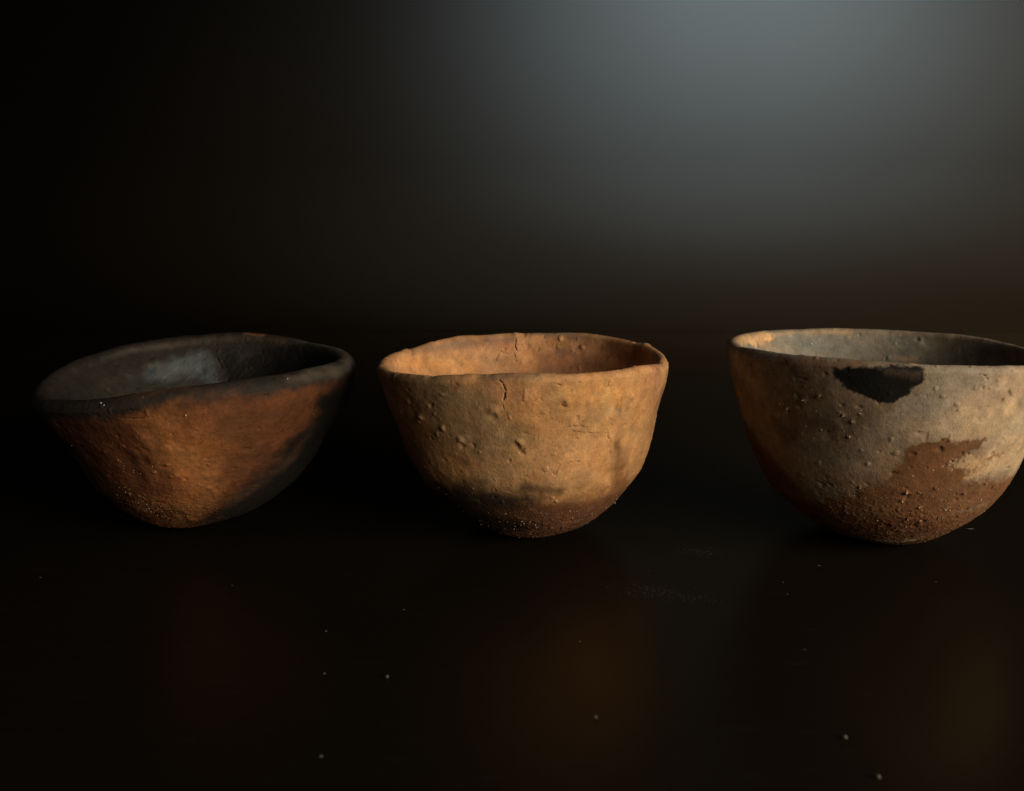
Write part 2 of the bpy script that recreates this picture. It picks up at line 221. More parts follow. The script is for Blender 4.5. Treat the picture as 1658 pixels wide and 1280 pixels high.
   ('i',(0.22,0.15,0.12),0.8,1.8,1,4,0.6,[(14.5,48.8,67.2,0.8),(17.9,47.3,66.6,0.8),(21.5,45.5,66.3,0.8),(23.6,44.9,68.4,0.8),(26.1,43.8,70.5,0.8)]),
   ('i',(0.25,0.125,0.055),0.85,4,1.5,6,0.9,[(35.5,36.3,71.2,2.7),(39.5,31.3,69.7,3.1),(43.5,25.0,68.9,3.4),(46.6,17.9,68.1,3.6)]),
   ('r',(0.26,0.17,0.1),0.8,2,1,5,0.5,[(-59.8,-4.5,68.7,2.4),(-54.5,-18.8,69.4,1.9),(-54.2,2.7,64.7,1.5),(-50.8,15.6,62.4,1.5),(-46.6,24.0,61.0,1.5),(-41.8,30.1,59.7,1.5),(-36.6,35.0,58.8,1.5),(-31.3,38.7,57.7,1.4),(-21.5,-51.9,72.3,1.1),(-20.7,44.4,56.9,1.4),(-12.9,-54.9,73.0,1.0),(-8.7,-55.5,73.3,1.0),(-4.6,-55.2,73.3,1.0),(1.8,48.2,57.1,1.4)]),
   ('r',(0.36,0.3,0.24),0.85,0.8,0.6,3,0.8,[(-6.5,53.8,74.4,0.7),(-4.8,53.9,74.3,0.7)]),
   ('r',(0.4,0.34,0.27),0.85,0.8,0.6,3,0.7,[(46.0,23.5,73.8,0.7),(49.3,18.9,73.8,0.7)]),
  ],
  bumps=[
   ('o',-58.0,-11.0,69.2,2.4,0.8),
   ('i',-57.0,3.6,70.3,1.5,-0.7),
   ('i',-51.5,22.8,70.5,2.4,0.9),
   ('i',49.8,19.1,73.7,2.3,0.8),
   ('i',46.2,25.8,74.1,1.6,-0.6),
   ('o',50.3,-13.4,71.3,2.4,0.6),
   ('i',-5.5,53.9,74.4,1.4,0.7),
   ('i',-1.5,54.0,74.2,1.4,-0.7),
   ('o',-49.4,-31.5,69.6,1.6,0.6),
   ('o',-34.5,-45.8,71.0,2.6,-0.4),
   ('o',-21.5,-51.9,72.3,2.9,0.4),
   ('o',32.2,-44.4,72.6,2.2,-0.4),
   ('o',48.0,-19.7,53.2,3.3,-0.5),
   ('o',-39.7,-38.9,54.9,1.3,0.75),
   ('o',-40.8,-36.9,52.9,1.1,0.5),
   ('o',-31.5,-44.1,52.2,1.3,0.8),
   ('o',-32.5,-42.9,50.9,0.9,-0.4),
   ('o',-25.2,-46.2,48.3,1.3,0.5),
   ('o',-24.4,-45.8,45.8,1.3,-0.45),
   ('o',-20.6,-47.7,46.7,0.9,-0.5),
   ('o',-13.0,-54.2,60.5,2.3,0.75),
   ('o',-13.3,-53.4,58.1,1.7,-0.5),
   ('o',-5.0,-51.4,47.2,1.3,-0.6),
   ('o',-3.3,-51.0,45.3,1.3,-0.7),
   ('o',-3.9,-51.8,48.8,1.3,0.5),
   ('o',11.9,-54.5,63.5,1.5,0.95),
   ('o',10.5,-54.4,62.2,1.1,-0.5),
   ('o',35.4,-41.8,62.8,1.3,0.75),
   ('o',35.8,-40.4,60.5,1.1,-0.5),
   ('o',29.5,-44.7,58.1,2.0,0.35),
   ('o',-35.4,-44.7,60.3,1.1,-0.5),
   ('o',-25.8,-52.7,69.2,0.6,-0.3),
   ('o',4.2,-54.9,60.3,1.3,0.3),
   ('o',19.8,-51.8,63.5,1.5,0.3),
   ('o',41.1,-33.0,56.7,1.4,0.3),
   ('o',-44.7,-36.1,60.0,1.3,0.3),
   ('o',16.9,-50.1,54.0,1.1,-0.3),
   ('o',-18.3,-53.7,62.7,0.3,-0.7),
   ('o',-34.3,-44.3,57.2,0.7,0.4),
   ('o',36.9,-40.3,72.7,1.3,0.5),
   ('o',44.5,-30.8,61.4,1.8,0.3),
   ('o',1.8,-56.6,66.1,1.2,0.25),
   ('i',15.3,49.7,72.7,1.1,0.9),
   ('i',24.9,44.4,69.3,1.1,1.1),
   ('i',0.4,52.0,69.2,1.4,-0.5),
   ('i',-28.2,43.5,64.4,0.8,-0.4),
   ('i',34.4,35.9,65.4,0.8,-0.4),
   ('i',23.3,42.1,60.0,0.8,0.5),
   ('i',10.4,48.5,62.3,0.8,-0.2),
   ('i',-32.0,43.8,72.3,0.8,0.4),
   ('o',33.8,-14.0,15.2,0.7,0.5),
   ('o',9.1,-42.2,24.5,0.7,0.6),
   ('o',1.9,-32.5,11.6,0.7,0.5),
   ('o',-34.2,-29.0,26.2,0.7,0.4),
   ('o',28.8,-35.1,28.1,0.7,0.4),
  ],
  cracks=[
   ('o',0.42,1.2,[(-11.1,-55.2,73.1),(-10.8,-57.0,71.4),(-9.6,-56.9,69.5),(-9.0,-56.6,67.5),(-9.4,-56.1,65.4),(-10.4,-55.6,63.7)]),
   ('o',0.3,0.7,[(9.4,-52.2,54.0),(14.8,-50.9,54.3),(21.3,-48.0,53.3)]),
   ('o',0.3,0.7,[(13.7,-50.8,52.7),(21.5,-47.3,51.1),(26.9,-44.1,50.1)]),
   ('o',0.45,1.1,[(26.6,-44.5,51.1),(27.2,-43.6,48.8),(28.3,-42.4,46.6)]),
   ('o',0.25,0.6,[(26.9,-44.1,50.1),(28.8,-43.5,52.6),(28.1,-44.3,53.9)]),
   ('o',0.3,0.7,[(8.3,-47.9,35.7),(9.2,-48.4,38.1),(9.8,-48.9,40.2)]),
   ('o',0.3,0.6,[(11.5,-48.5,40.2),(14.0,-48.0,40.8),(16.3,-47.2,40.8)]),
   ('o',0.25,0.6,[(27.8,-42.4,45.1),(28.4,-41.5,42.9),(28.2,-41.1,41.0)]),
   ('o',0.3,0.7,[(6.9,-56.9,70.7),(8.7,-56.4,70.0),(10.3,-56.0,69.2)]),
   ('o',0.25,0.5,[(-10.4,-55.6,63.7),(-9.9,-55.0,61.4),(-8.4,-54.3,58.8)]),
   ('i',0.5,1.4,[(-5.1,53.9,74.4),(-5.2,52.5,71.4),(-5.3,51.8,68.5),(-4.3,51.3,66.4)]),
   ('i',0.4,1.0,[(-14.4,48.6,62.4),(-13.5,49.5,64.6),(-12.3,50.2,65.9)]),
   ('i',0.35,0.9,[(-13.5,50.3,67.1),(-10.7,50.6,66.4),(-8.4,50.7,65.7)]),
   ('i',0.35,1.0,[(-6.3,51.2,66.5),(-5.5,50.7,64.8),(-5.0,50.1,62.7)]),
  ],
  grit=[
   ('o',70,(0.22,0.5),[(-37.4,-14.4,19.3,6.1),(-18.4,-28.4,13.2,7.0),(2.5,-36.4,15.8,8.7),(21.4,-30.4,16.2,7.0),(36.9,-13.7,18.7,3.7)]),
   ('o',14,(0.25,0.45),[(-35.4,-40.1,49.4,11.1),(-2.5,-52.9,52.6,19.1),(21.5,-47.3,51.1,13.0)]),
  ],
  grains=[
   (33.8,-14.0,15.2,0.5),
   (9.5,-41.9,24.2,0.5),
   (8.3,-43.5,26.2,0.35),
   (1.9,-33.9,13.1,0.5),
   (-7.0,-18.3,2.8,0.5),
   (-4.0,-18.8,2.7,0.4),
   (1.3,-21.8,3.8,0.4),
   (9.7,-18.6,3.2,0.4),
   (22.9,-15.6,7.0,0.4),
   (-34.2,-29.0,26.2,0.35),
   (-31.5,-29.2,23.3,0.35),
   (-21.0,-41.0,29.0,0.3),
   (-21.4,-39.5,27.0,0.35),
   (13.8,-43.9,29.2,0.3),
   (28.8,-35.1,28.1,0.45),
   (-8.7,-53.3,55.5,0.3),
   (2.5,-52.4,50.9,0.3),
   (-39.8,-39.1,55.5,0.45),
   (20.4,-47.9,51.4,0.2),
  ],
 ),
 'C':dict(
  stains_and_shade=[
   ('base','o',(0.255,0.2,0.145),0.8),
   ('base','i',(0.2,0.19,0.16),0.75),
   ('o',(0.155,0.075,0.034),0.9,3,2,5,1,[(0,0,-200,226)]),
   ('o',(0.155,0.075,0.034),0.9,3,2,5,1,[(20,-10,0,38),(38,20,14,32)]),
   ('o',(0.15,0.062,0.028),0.9,5,3,8,0.95,[(-60,-4,30,10),(-52,-2,24,17),(-42,0,12,18)]),
   ('o',(0.42,0.31,0.2),0.8,6,3,10,0.9,[(-70.6,-5.4,74.3,3.3),(-69.4,-9.9,72.0,3.7),(-68.0,-12.8,68.9,4.2),(-66.7,-16.4,67.2,3.7),(-65.5,-18.5,65.2,3.2)]),
   ('o',(0.16,0.118,0.078),0.85,9,4,12,0.88,[(-55.8,-35.6,63.7,7.8),(-53.0,-37.9,61.0,8.5),(-50.6,-39.5,57.9,9.3),(-47.6,-41.3,54.9,10.0),(-44.7,-42.9,52.2,10.7),(-42.1,-45.5,54.3,9.2),(-39.5,-47.7,56.0,7.7),(-37.3,-49.4,57.7,6.3)]),  # grey-brown clay, deepened to put the left half's shade into the colour
   ('o',(0.22,0.135,0.08),0.85,6,3,8,0.8,[(-40.4,-40.1,35.9,5.7),(-37.1,-42.6,36.2,5.6),(-33.4,-44.8,36.6,5.6),(-30.2,-46.4,36.6,5.5),(-27.4,-48.3,39.4,5.1),(-24.7,-49.9,41.9,4.6),(-22.2,-51.3,44.5,4.2),(-18.6,-51.8,44.1,4.2),(-14.9,-52.0,43.8,4.2),(-11.0,-52.0,43.4,4.2),(-6.8,-51.6,43.1,4.2),(-2.7,-50.8,42.4,4.2),(2.0,-49.5,41.7,4.2)]),
   ('o',(0.24,0.2,0.15),0.85,6,3,10,0.6,[(-45.0,-38.9,42.2,6.5),(-41.3,-41.7,41.6,5.9),(-37.9,-43.6,40.4,5.3),(-34.2,-45.4,39.4,4.7),(-33.6,-47.0,43.3,4.8),(-32.9,-48.5,46.9,4.9),(-32.6,-49.7,50.6,5.0)]),
   ('o',(0.13,0.062,0.03),0.85,7,3,9,0.95,[(-64.9,11.1,55.3,2.5),(-63.7,11.0,50.9,3.5),(-62.6,10.2,46.9,4.5),(-61.3,9.3,42.7,5.5),(-61.2,2.2,40.3,6.0),(-60.3,-1.4,37.5,6.6),(-58.8,-3.5,34.1,7.2),(-57.2,-4.8,30.8,7.8),(-55.3,-10.0,28.5,7.6),(-53.0,-13.7,25.9,7.4),(-50.4,-16.4,23.1,7.2),(-47.5,-18.1,19.7,7.1),(-44.9,-20.2,18.1,6.2),(-41.8,-20.8,15.7,5.5),(-38.6,-21.0,13.3,4.7)]),
   ('o',(0.12,0.085,0.045),0.85,4,2,7,0.75,[(-58.3,-25.7,50.6,1.8),(-55.8,-29.2,48.9,3.1)]),
   ('o',(0.11,0.08,0.05),0.85,4,2,6,0.75,[(-50.8,-38.4,55.2,2.6),(-47.4,-41.2,53.9,2.6)]),
   ('o',(0.12,0.085,0.055),0.85,3,1.5,5,0.75,[(-57.0,-37.1,72.6,2.2),(-54.0,-40.0,70.9,2.1),(-50.9,-42.5,68.9,2.1)]),
   ('o',(0.1,0.055,0.035),0.85,2,1.2,4,0.7,[(-61.2,-31.6,76.4,1.1),(-59.5,-34.5,75.8,1.1)]),
   ('o',(0.24,0.13,0.075),0.85,3,1.5,5,0.7,[(-55.5,-39.0,76.6,1.5),(-52.5,-42.1,76.7,1.4),(-49.3,-44.9,76.8,1.4),(-46.2,-47.4,76.8,1.3),(-42.6,-49.8,76.9,1.3),(-39.6,-51.5,76.8,1.2)]),
   ('o',(0.27,0.25,0.2),0.8,8,3,10,0.7,[(-15.7,-58.3,73.0,4.8),(-11.6,-58.2,71.5,4.8),(-7.3,-57.8,70.0,4.8),(-10.6,-57.8,68.3,4.6),(-13.9,-57.5,66.9,4.4),(-17.0,-57.0,65.1,4.2),(-19.8,-56.3,63.4,4.1)]),
   ('o',(0.37,0.28,0.19),0.8,8,3,10,0.7,[(8.8,-54.5,71.4,4.9),(4.6,-55.6,69.7,4.8),(0.9,-56.3,67.7,4.7),(-2.6,-56.6,65.7,4.5),(-6.1,-56.7,63.6,4.5),(-9.3,-56.6,61.6,4.4),(-12.3,-56.1,59.2,4.3),(-15.3,-55.5,57.1,4.2),(-18.5,-54.7,54.8,4.1),(-21.2,-54.3,54.8,3.4),(-24.1,-53.6,54.5,2.7),(-26.9,-52.8,54.2,2.1)]),
   ('o',(0.44,0.335,0.215),0.8,6,3,10,0.95,[(-6.6,-55.4,57.1,4.5),(-2.4,-54.9,57.3,5.2),(2.1,-54.1,57.6,5.9),(7.1,-52.6,57.4,6.6),(13.3,-49.4,55.3,7.9),(21.0,-43.9,52.2,9.4),(21.5,-41.9,47.5,8.0),(23.2,-38.2,42.0,6.5),(16.5,-43.9,43.9,6.0),(11.7,-46.9,45.0,5.5),(7.2,-49.2,46.1,5.0)]),
   ('o',(0.155,0.075,0.034),0.9,2.2,1.4,3,1,[(-36.7,-27.9,15.7,7.8),(-34.5,-33.5,18.4,8.4),(-31.6,-37.6,20.7,9.0),(-28.5,-40.4,22.4,9.6),(-25.3,-42.6,24.1,9.6),(-22.0,-44.5,25.9,9.5),(-18.3,-46.1,27.6,9.4),(-14.9,-46.6,27.9,9.3),(-11.4,-46.9,28.4,9.2),(-7.6,-46.7,28.4,9.1),(-3.5,-46.2,28.7,9.0),(1.1,-45.3,29.3,7.9),(6.5,-43.4,29.2,6.8),(12.6,-40.2,29.1,5.7),(18.2,-36.4,29.2,5.2),(27.3,-26.6,28.0,4.7),(28.4,-27.3,30.9,4.1)]),
   ('o',(0.155,0.075,0.034),0.9,0.8,1.2,2.5,1,[(-19.5,-52.4,46.8,4.2),(-16.4,-52.9,47.0,4.6),(-12.9,-53.0,47.0,5.0),(-8.7,-53.1,47.7,3.9),(-4.7,-53.0,48.6,2.9),(-1.6,-52.8,49.6,2.2),(1.7,-52.3,50.5,1.5)]),
   ('o',(0.155,0.075,0.034),0.9,1.2,1.5,3,1,[(-20.9,-49.8,38.7,5.5),(-17.9,-50.1,38.0,6.3),(-14.7,-50.3,37.7,7.2),(-11.4,-50.3,37.6,5.7),(-7.7,-50.2,37.6,4.3),(-4.0,-49.6,37.3,3.0)]),
   ('o',(0.155,0.075,0.034),0.9,2,1.2,3,0.9,[(-25.4,-46.4,32.2,3.4),(-27.4,-44.8,30.1,4.0),(-29.4,-43.0,28.0,4.6),(-31.4,-40.9,25.9,5.2),(-34.2,-38.0,23.8,5.0),(-37.1,-34.3,21.5,4.8),(-39.6,-28.6,18.4,4.6)]),
   ('o',(0.42,0.31,0.18),0.85,0.5,2.4,1.1,0.8,[(-6.6,-51.6,43.1,1.3),(-3.2,-51.2,43.4,1.6),(0.0,-50.7,43.6,1.9),(3.8,-49.2,42.3,2.1),(8.1,-47.1,40.6,2.3),(4.8,-48.0,39.4,1.9),(1.9,-48.5,38.2,1.5)]),
   ('o',(0.22,0.1,0.045),0.85,0.3,2.0,1.2,0.7,[(6.1,-49.1,44.5,0.6),(11.4,-47.2,45.4,0.6)]),
   ('o',(0.13,0.05,0.022),0.9,2.5,1.6,4,0.7,[(-24.7,-37.2,16.6,3.1),(-21.2,-39.4,17.6,3.5),(-17.5,-41.1,18.7,3.9),(-13.9,-42.1,19.5,4.4),(-10.8,-40.8,17.9,3.7),(-7.5,-38.9,16.0,3.1)]),
   ('o',(0.006,0.0065,0.0065),0.9,0.8,0.7,2.2,1,[(-46.0,-47.6,73.7,2.1),(-43.6,-49.0,72.9,3.1),(-40.4,-50.9,72.2,4.3),(-37.8,-52.2,72.2,4.4),(-35.3,-53.4,72.2,4.5),(-32.2,-54.8,72.9,4.1),(-29.3,-55.9,73.5,3.6),(-27.3,-56.5,74.2,3.1),(-25.0,-57.2,74.5,2.6)]),
   ('o',(0.006,0.0065,0.0065),0.9,0.6,0.7,2,1,[(-42.9,-49.2,71.5,3.3),(-41.0,-50.2,70.8,3.4),(-39.1,-51.2,70.4,3.5),(-35.9,-52.5,69.0,3.3),(-34.1,-53.2,68.2,3.3),(-32.0,-54.0,67.9,3.3),(-30.4,-54.8,69.2,3.5),(-28.4,-55.7,70.6,3.6),(-27.0,-56.4,72.4,3.2),(-25.2,-57.0,73.8,2.8)]),
   ('o',(0.055,0.042,0.032),0.7,1.2,0.6,4,0.9,[(-33.4,-54.7,75.1,0.8),(-30.3,-55.8,75.0,1.0),(-27.1,-56.7,74.9,1.2),(-24.4,-57.4,74.9,1.2)]),
   ('o',(0.38,0.3,0.2),0.9,0.8,1,2,0.85,[(-18.7,-27.2,7.3,1.6),(-15.7,-28.2,7.3,1.7),(-12.1,-28.4,7.1,1.8),(-10.2,-30.2,8.2,1.6),(-7.8,-31.0,8.9,1.4)]),
   ('o',(0.09,0.06,0.035),0.9,0.5,0.4,1,0.9,[(0.7,-55.8,64.2,0.3),(1.1,-55.6,63.8,0.2)]),
   ('o',(0.09,0.06,0.035),0.9,0.5,0.4,1,0.9,[(5.7,-54.7,65.8,0.3),(6.0,-54.7,66.1,0.2)]),
   ('o',(0.09,0.06,0.035),0.9,0.6,0.5,1,0.9,[(7.6,-54.5,68.6,0.4),(8.7,-54.0,67.8,0.4)]),
   ('o',(0.13,0.09,0.06),0.9,0.8,0.5,1.5,0.8,[(-24.5,-56.3,68.4,0.6),(-23.8,-56.4,67.7,0.4)]),
   ('i',(0.62,0.4,0.2),0.8,1.4,1.4,3,0.95,[(-62.8,18.5,76.7,1.3),(-57.1,28.9,76.2,1.8),(-52.1,35.2,75.5,2.4),(-47.8,39.6,75.6,2.0),(-43.2,43.3,75.0,1.6)]),
   ('i',(0.38,0.28,0.17),0.8,1.0,1.2,2.5,0.8,[(-41.4,45.0,76.3,0.8),(-35.8,48.2,76.3,0.8),(-30.6,50.5,76.2,0.8),(-25.3,52.2,76.2,0.8),(-19.5,53.4,76.3,0.9),(-13.8,54.0,76.3,1.0),(-8.1,53.7,75.8,1.1),(-2.9,53.1,75.8,1.4)]),
   ('i',(0.16,0.165,0.145),0.7,4,2,7,0.8,[(-28.6,50.1,71.0,2.8),(-22.4,51.6,70.2,2.9),(-16.6,52.4,69.4,3.1),(-10.9,52.7,69.0,3.2),(-5.4,52.3,68.6,3.3)]),
   ('i',(0.17,0.15,0.12),0.8,2,1,4,0.7,[(28.0,36.5,75.2,1.6),(31.5,32.1,74.5,1.4),(34.3,28.0,74.4,1.3)]),
   ('i',(0.42,0.4,0.34),0.8,1.5,0.8,3,0.75,[(22.7,41.3,73.8,1.1),(24.4,39.5,71.6,0.8)]),
   ('i',(0.15,0.095,0.06),0.8,4,1.5,6,0.9,[(38.3,19.4,71.0,2.0),(40.0,14.4,71.4,2.5),(41.5,7.7,72.3,3.0),(42.1,0.7,72.9,3.4),(41.7,-7.0,73.6,2.8),(40.1,-16.0,74.4,2.3),(38.8,-24.4,75.3,1.8)]),
   ('i',(0.4,0.3,0.2),0.8,1.5,0.8,3,0.8,[(14.2,45.6,65.5,1.1),(16.9,44.0,65.5,1.1),(19.7,42.2,65.5,1.1)]),
   ('r',(0.42,0.29,0.17),0.8,1.5,1,4,0.8,[(-69.9,2.3,76.2,1.9),(-59.7,24.5,76.2,1.7),(-51.5,37.8,77.2,1.3),(-46.5,40.2,73.2,1.2),(-41.3,43.0,68.9,1.1),(-36.0,46.1,68.0,1.0),(-30.6,48.5,67.6,0.9),(-25.6,50.1,66.7,0.8)]),
   ('r',(0.55,0.42,0.26),0.8,1.0,0.6,3,0.9,[(-24.6,-54.7,77.8,0.5),(24.3,37.9,63.8,0.7),(-16.9,-56.0,77.7,0.5),(-13.1,-56.2,77.6,0.5),(-8.9,-56.1,77.5,0.5),(-4.8,-55.8,77.4,0.4),(-0.5,-55.1,77.2,0.4)]),  # highlight on the near lip, painted as pale cream colour
   ('r',(0.26,0.15,0.09),0.8,1.5,1,3,0.7,[(-25.5,49.9,65.8,0.8),(-51.7,-39.6,78.1,0.6),(-13.8,51.7,64.6,0.8),(-45.2,-45.1,78.2,0.6),(-41.8,-47.5,78.2,0.6),(2.2,49.9,63.8,0.8),(7.2,48.4,63.8,0.8),(-31.8,-52.5,78.1,0.6)]),
  ],
  bumps=[
   ('o',-55.4,-36.1,63.7,1.1,-0.7),
   ('o',-53.8,-37.5,62.4,1.1,0.8),
   ('o',-54.7,-36.6,62.7,0.7,-0.6),
   ('o',-50.4,-41.7,64.6,0.6,0.6),
   ('o',-50.0,-42.2,65.0,0.6,0.5),
   ('o',-43.2,-46.0,58.8,0.8,0.8),
   ('o',-40.6,-47.3,57.0,0.8,0.8),
   ('o',-40.5,-45.7,51.2,0.8,0.8),
   ('o',-13.0,-53.5,48.7,1.2,-0.9),
   ('o',-59.3,-28.7,59.4,0.9,0.4),
   ('o',-57.6,-31.0,58.1,0.9,0.5),
   ('o',-2.4,-57.8,74.5,0.6,-0.4),
   ('o',-1.6,-57.6,73.4,0.6,-0.4),
   ('o',-20.2,-47.7,32.1,1.1,0.9),
   ('o',-19.5,-47.2,30.6,0.9,-0.6),
   ('o',-20.6,-46.2,28.8,0.9,0.7),
   ('o',-15.7,-48.3,32.1,0.6,0.7),
   ('o',-14.2,-45.8,26.1,0.6,0.6),
   ('o',-16.6,-42.9,20.9,0.9,0.8),
   ('o',-11.8,-42.2,19.5,0.9,0.5),
   ('o',-10.7,-42.3,19.8,0.9,-0.8),
   ('o',-9.7,-51.8,42.8,0.8,-0.6),
   ('o',-7.3,-51.4,42.1,0.6,-0.6),
   ('o',-4.9,-52.6,47.0,0.8,-0.5),
   ('o',-10.7,-49.1,33.9,0.8,0.5),
   ('o',0.5,-46.4,31.4,0.9,0.8),
   ('o',8.4,-44.8,34.3,0.6,0.6),
   ('o',-34.1,-42.6,32.2,0.6,0.8),
   ('o',-34.7,-40.8,29.1,1.7,-0.5),
   ('o',-1.6,-45.9,29.0,0.9,-0.5),
   ('o',1.7,-40.2,20.3,0.9,-0.5),
   ('o',-12.7,-40.1,17.1,1.1,-0.7),
   ('o',-21.9,-38.7,17.1,1.1,-0.6),
   ('o',-17.8,-36.4,13.9,1.1,-0.6),
   ('o',-46.0,-41.2,50.5,1.9,-0.3),
   ('o',-44.0,-44.2,54.6,1.9,0.3),
   ('i',21.5,42.4,74.2,1.1,-0.8),
   ('i',14.2,46.8,72.0,0.5,0.5),
   ('i',-21.4,52.0,71.1,0.6,0.5),
   ('i',33.9,28.1,71.3,1.0,-0.3),
   ('i',11.6,46.8,65.1,1.1,0.3),
  ],
  cracks=[
   ('o',0.4,1.0,[(-64.1,-20.5,77.7),(-62.7,-23.7,77.7),(-61.5,-27.7,77.7)]),
   ('o',0.35,0.8,[(-60.0,23.2,75.5),(-66.8,-11.6,77.4),(-65.5,-16.5,77.6)]),
   ('o',0.4,0.8,[(-32.9,-52.1,78.1),(-32.2,-53.8,77.7)]),
   ('o',0.4,0.8,[(-28.9,-53.5,78.0),(-27.9,-55.2,77.6)]),
   ('o',0.3,0.6,[(-4.8,-58.2,75.0),(-3.0,-57.9,74.6),(-1.3,-57.5,73.1)]),
  ],
  grit=[
   ('o',110,(0.22,0.55),[(-39.1,-33.2,22.3,9.0),(-24.8,-42.0,22.7,10.9),(-12.6,-47.2,29.0,12.8),(5.9,-44.1,30.4,8.6)]),
   ('o',40,(0.25,0.5),[(-56.6,-32.7,58.8,11.0),(-41.9,-45.9,55.0,10.6)]),
  ],
  grains=[
   (-40.5,-45.7,51.2,0.55),
   (-43.2,-46.0,58.8,0.45),
   (-40.6,-47.3,57.0,0.45),
   (-53.9,-37.6,62.7,0.4),
   (-50.0,-42.2,65.0,0.45),
   (-59.3,-28.7,59.4,0.4),
   (-57.6,-31.0,58.1,0.4),
   (-20.2,-47.7,32.1,0.6),
   (-20.5,-46.1,28.5,0.5),
   (-15.7,-48.3,32.1,0.4),
   (-14.2,-45.8,26.1,0.5),
   (-16.6,-42.9,20.9,0.6),
   (-12.0,-42.6,20.1,0.4),
   (-8.1,-44.8,24.3,0.4),
   (8.4,-44.8,34.3,0.45),
   (19.3,-26.7,18.3,0.5),
   (-34.1,-42.6,32.2,0.5),
   (-32.5,-36.6,20.1,0.45),
   (0.5,-46.4,31.4,0.4),
   (-7.6,-52.7,46.3,0.3),
   (4.3,-33.3,14.1,0.45),
   (-20.0,-35.3,13.4,0.4),
   (-21.6,-57.9,74.8,0.45),
   (14.3,46.7,71.5,0.45),
   (-21.4,52.0,71.1,0.4),
   (3.7,-55.8,68.6,0.3),
   (-40.8,-37.3,30.9,0.3),
   (-43.7,-35.3,32.1,0.35),
   (-36.6,-35.7,22.9,0.3),
   (6.6,-40.1,23.3,0.4),
   (-7.5,-43.2,21.4,0.35),
   (-10.1,-48.9,33.6,0.4),
  ],
 ),
}
CRUMBS = [(.0210, .1980, 1.0, 'blurry pale crumb on the bare table in front of the middle bowl'),
 (.0801, .1894, 1.1, 'brightest pale crumb on the table near the front edge, left of its dim neighbour'),
 (.0816, .1738, 1.0, 'dim greyish crumb nearest the camera on the dark table'),
 (-.0341, .2182, .9, 'faint dull crumb on the table between the left and middle bowls, towards the camera')]
LINTS = [(.1887, .3399, .0034, -.5, 'short pale fibre on the table beside the lower right edge of the buff bowl'),
 (.0830, .4062, .0030, .3, 'leftmost faint fibre on the table behind the gap right of the ochre bowl'),
 (.0963, .3955, .0036, .1, 'faint fibre on the table just left of the buff bowl')]
SPECKS = [(.1127, .3001, .45), (-.167, .2891, .4), (-.0968, .282, .35), (-.0577, .2913, .3), (-.0569, .247, .5), (-.0519, .2209, .6), (-.0444, .1823, .8), (-.035, .2624, .4), (.0856, .235, .4), (.093, .2747, .3), (.0946, .2847, .35), (.0495, .2954, .4), (.0201, .24, .45), (.1481, .2852, .5)]
SMUDGES = [(.0713, .3152, .004, .003, 170), (.0534, .2747, .010, .003, 200), (.0445, .2783, .006, .003, 70), (.0840, .4000, .005, .002, 40)]
# ---------------- helpers ----------------
def vnoise(p, seed=0):
    """value noise in -1..1 at points p (n,3)"""
    i = np.floor(p).astype(np.int64); f = p - i
    f = f * f * f * (f * (f * 6 - 15) + 10)
    def h(a, b, c):
        n = (a * 374761393 + b * 668265263 + c * 2147483647 + seed * 974634777) & 0xffffffff
        n = ((n ^ (n >> 13)) * 1274126177) & 0xffffffff
        n = ((n ^ (n >> 15)) * 2246822519) & 0xffffffff
        return ((n ^ (n >> 16)) & 0xffff) / 32767.5 - 1
    x, y, z = i[:, 0], i[:, 1], i[:, 2]; r = 0
    for dx in (0, 1):
        wx = f[:, 0] if dx else 1 - f[:, 0]
        for dy in (0, 1):
            wy = f[:, 1] if dy else 1 - f[:, 1]
            for dz in (0, 1):
                wz = f[:, 2] if dz else 1 - f[:, 2]
                r = r + wx * wy * wz * h(x + dx, y + dy, z + dz)
    return r
def fbm(p, scale, seed=0, octaves=3, gain=.5):
    a = 1; r = 0; q = p / scale
    for k in range(octaves):
        r = r + a * vnoise(q + 17.3 * k, seed + k); q = q * 2.03; a *= gain
    return r
def sstep(x, a, b):
    t = np.clip((x - a) / (b - a), 0, 1); return t * t * (3 - 2 * t)
def chain(p, pts):
    """distance field r-d to a chain of balls joined by tapering capsules"""
    best = np.full(len(p), -1e9); pts = [np.array(q, float) for q in pts]
    if len(pts) == 1: pts = pts * 2
    for a, b in zip(pts[:-1], pts[1:]):
        ab = b[:3] - a[:3]; L = (ab * ab).sum()
        t = np.clip(((p - a[:3]) @ ab) / L, 0, 1) if L > 1e-9 else np.zeros(len(p))
        d = np.linalg.norm(p - a[:3] - t[:, None] * ab, axis=1)
        best = np.maximum(best, a[3] * (1 - t) + b[3] * t - d)
    return best
def nodes(name):
    m = bpy.data.materials.new(name); m.use_nodes = True
    return m, m.node_tree.nodes, m.node_tree.links, m.node_tree.nodes['Principled BSDF']
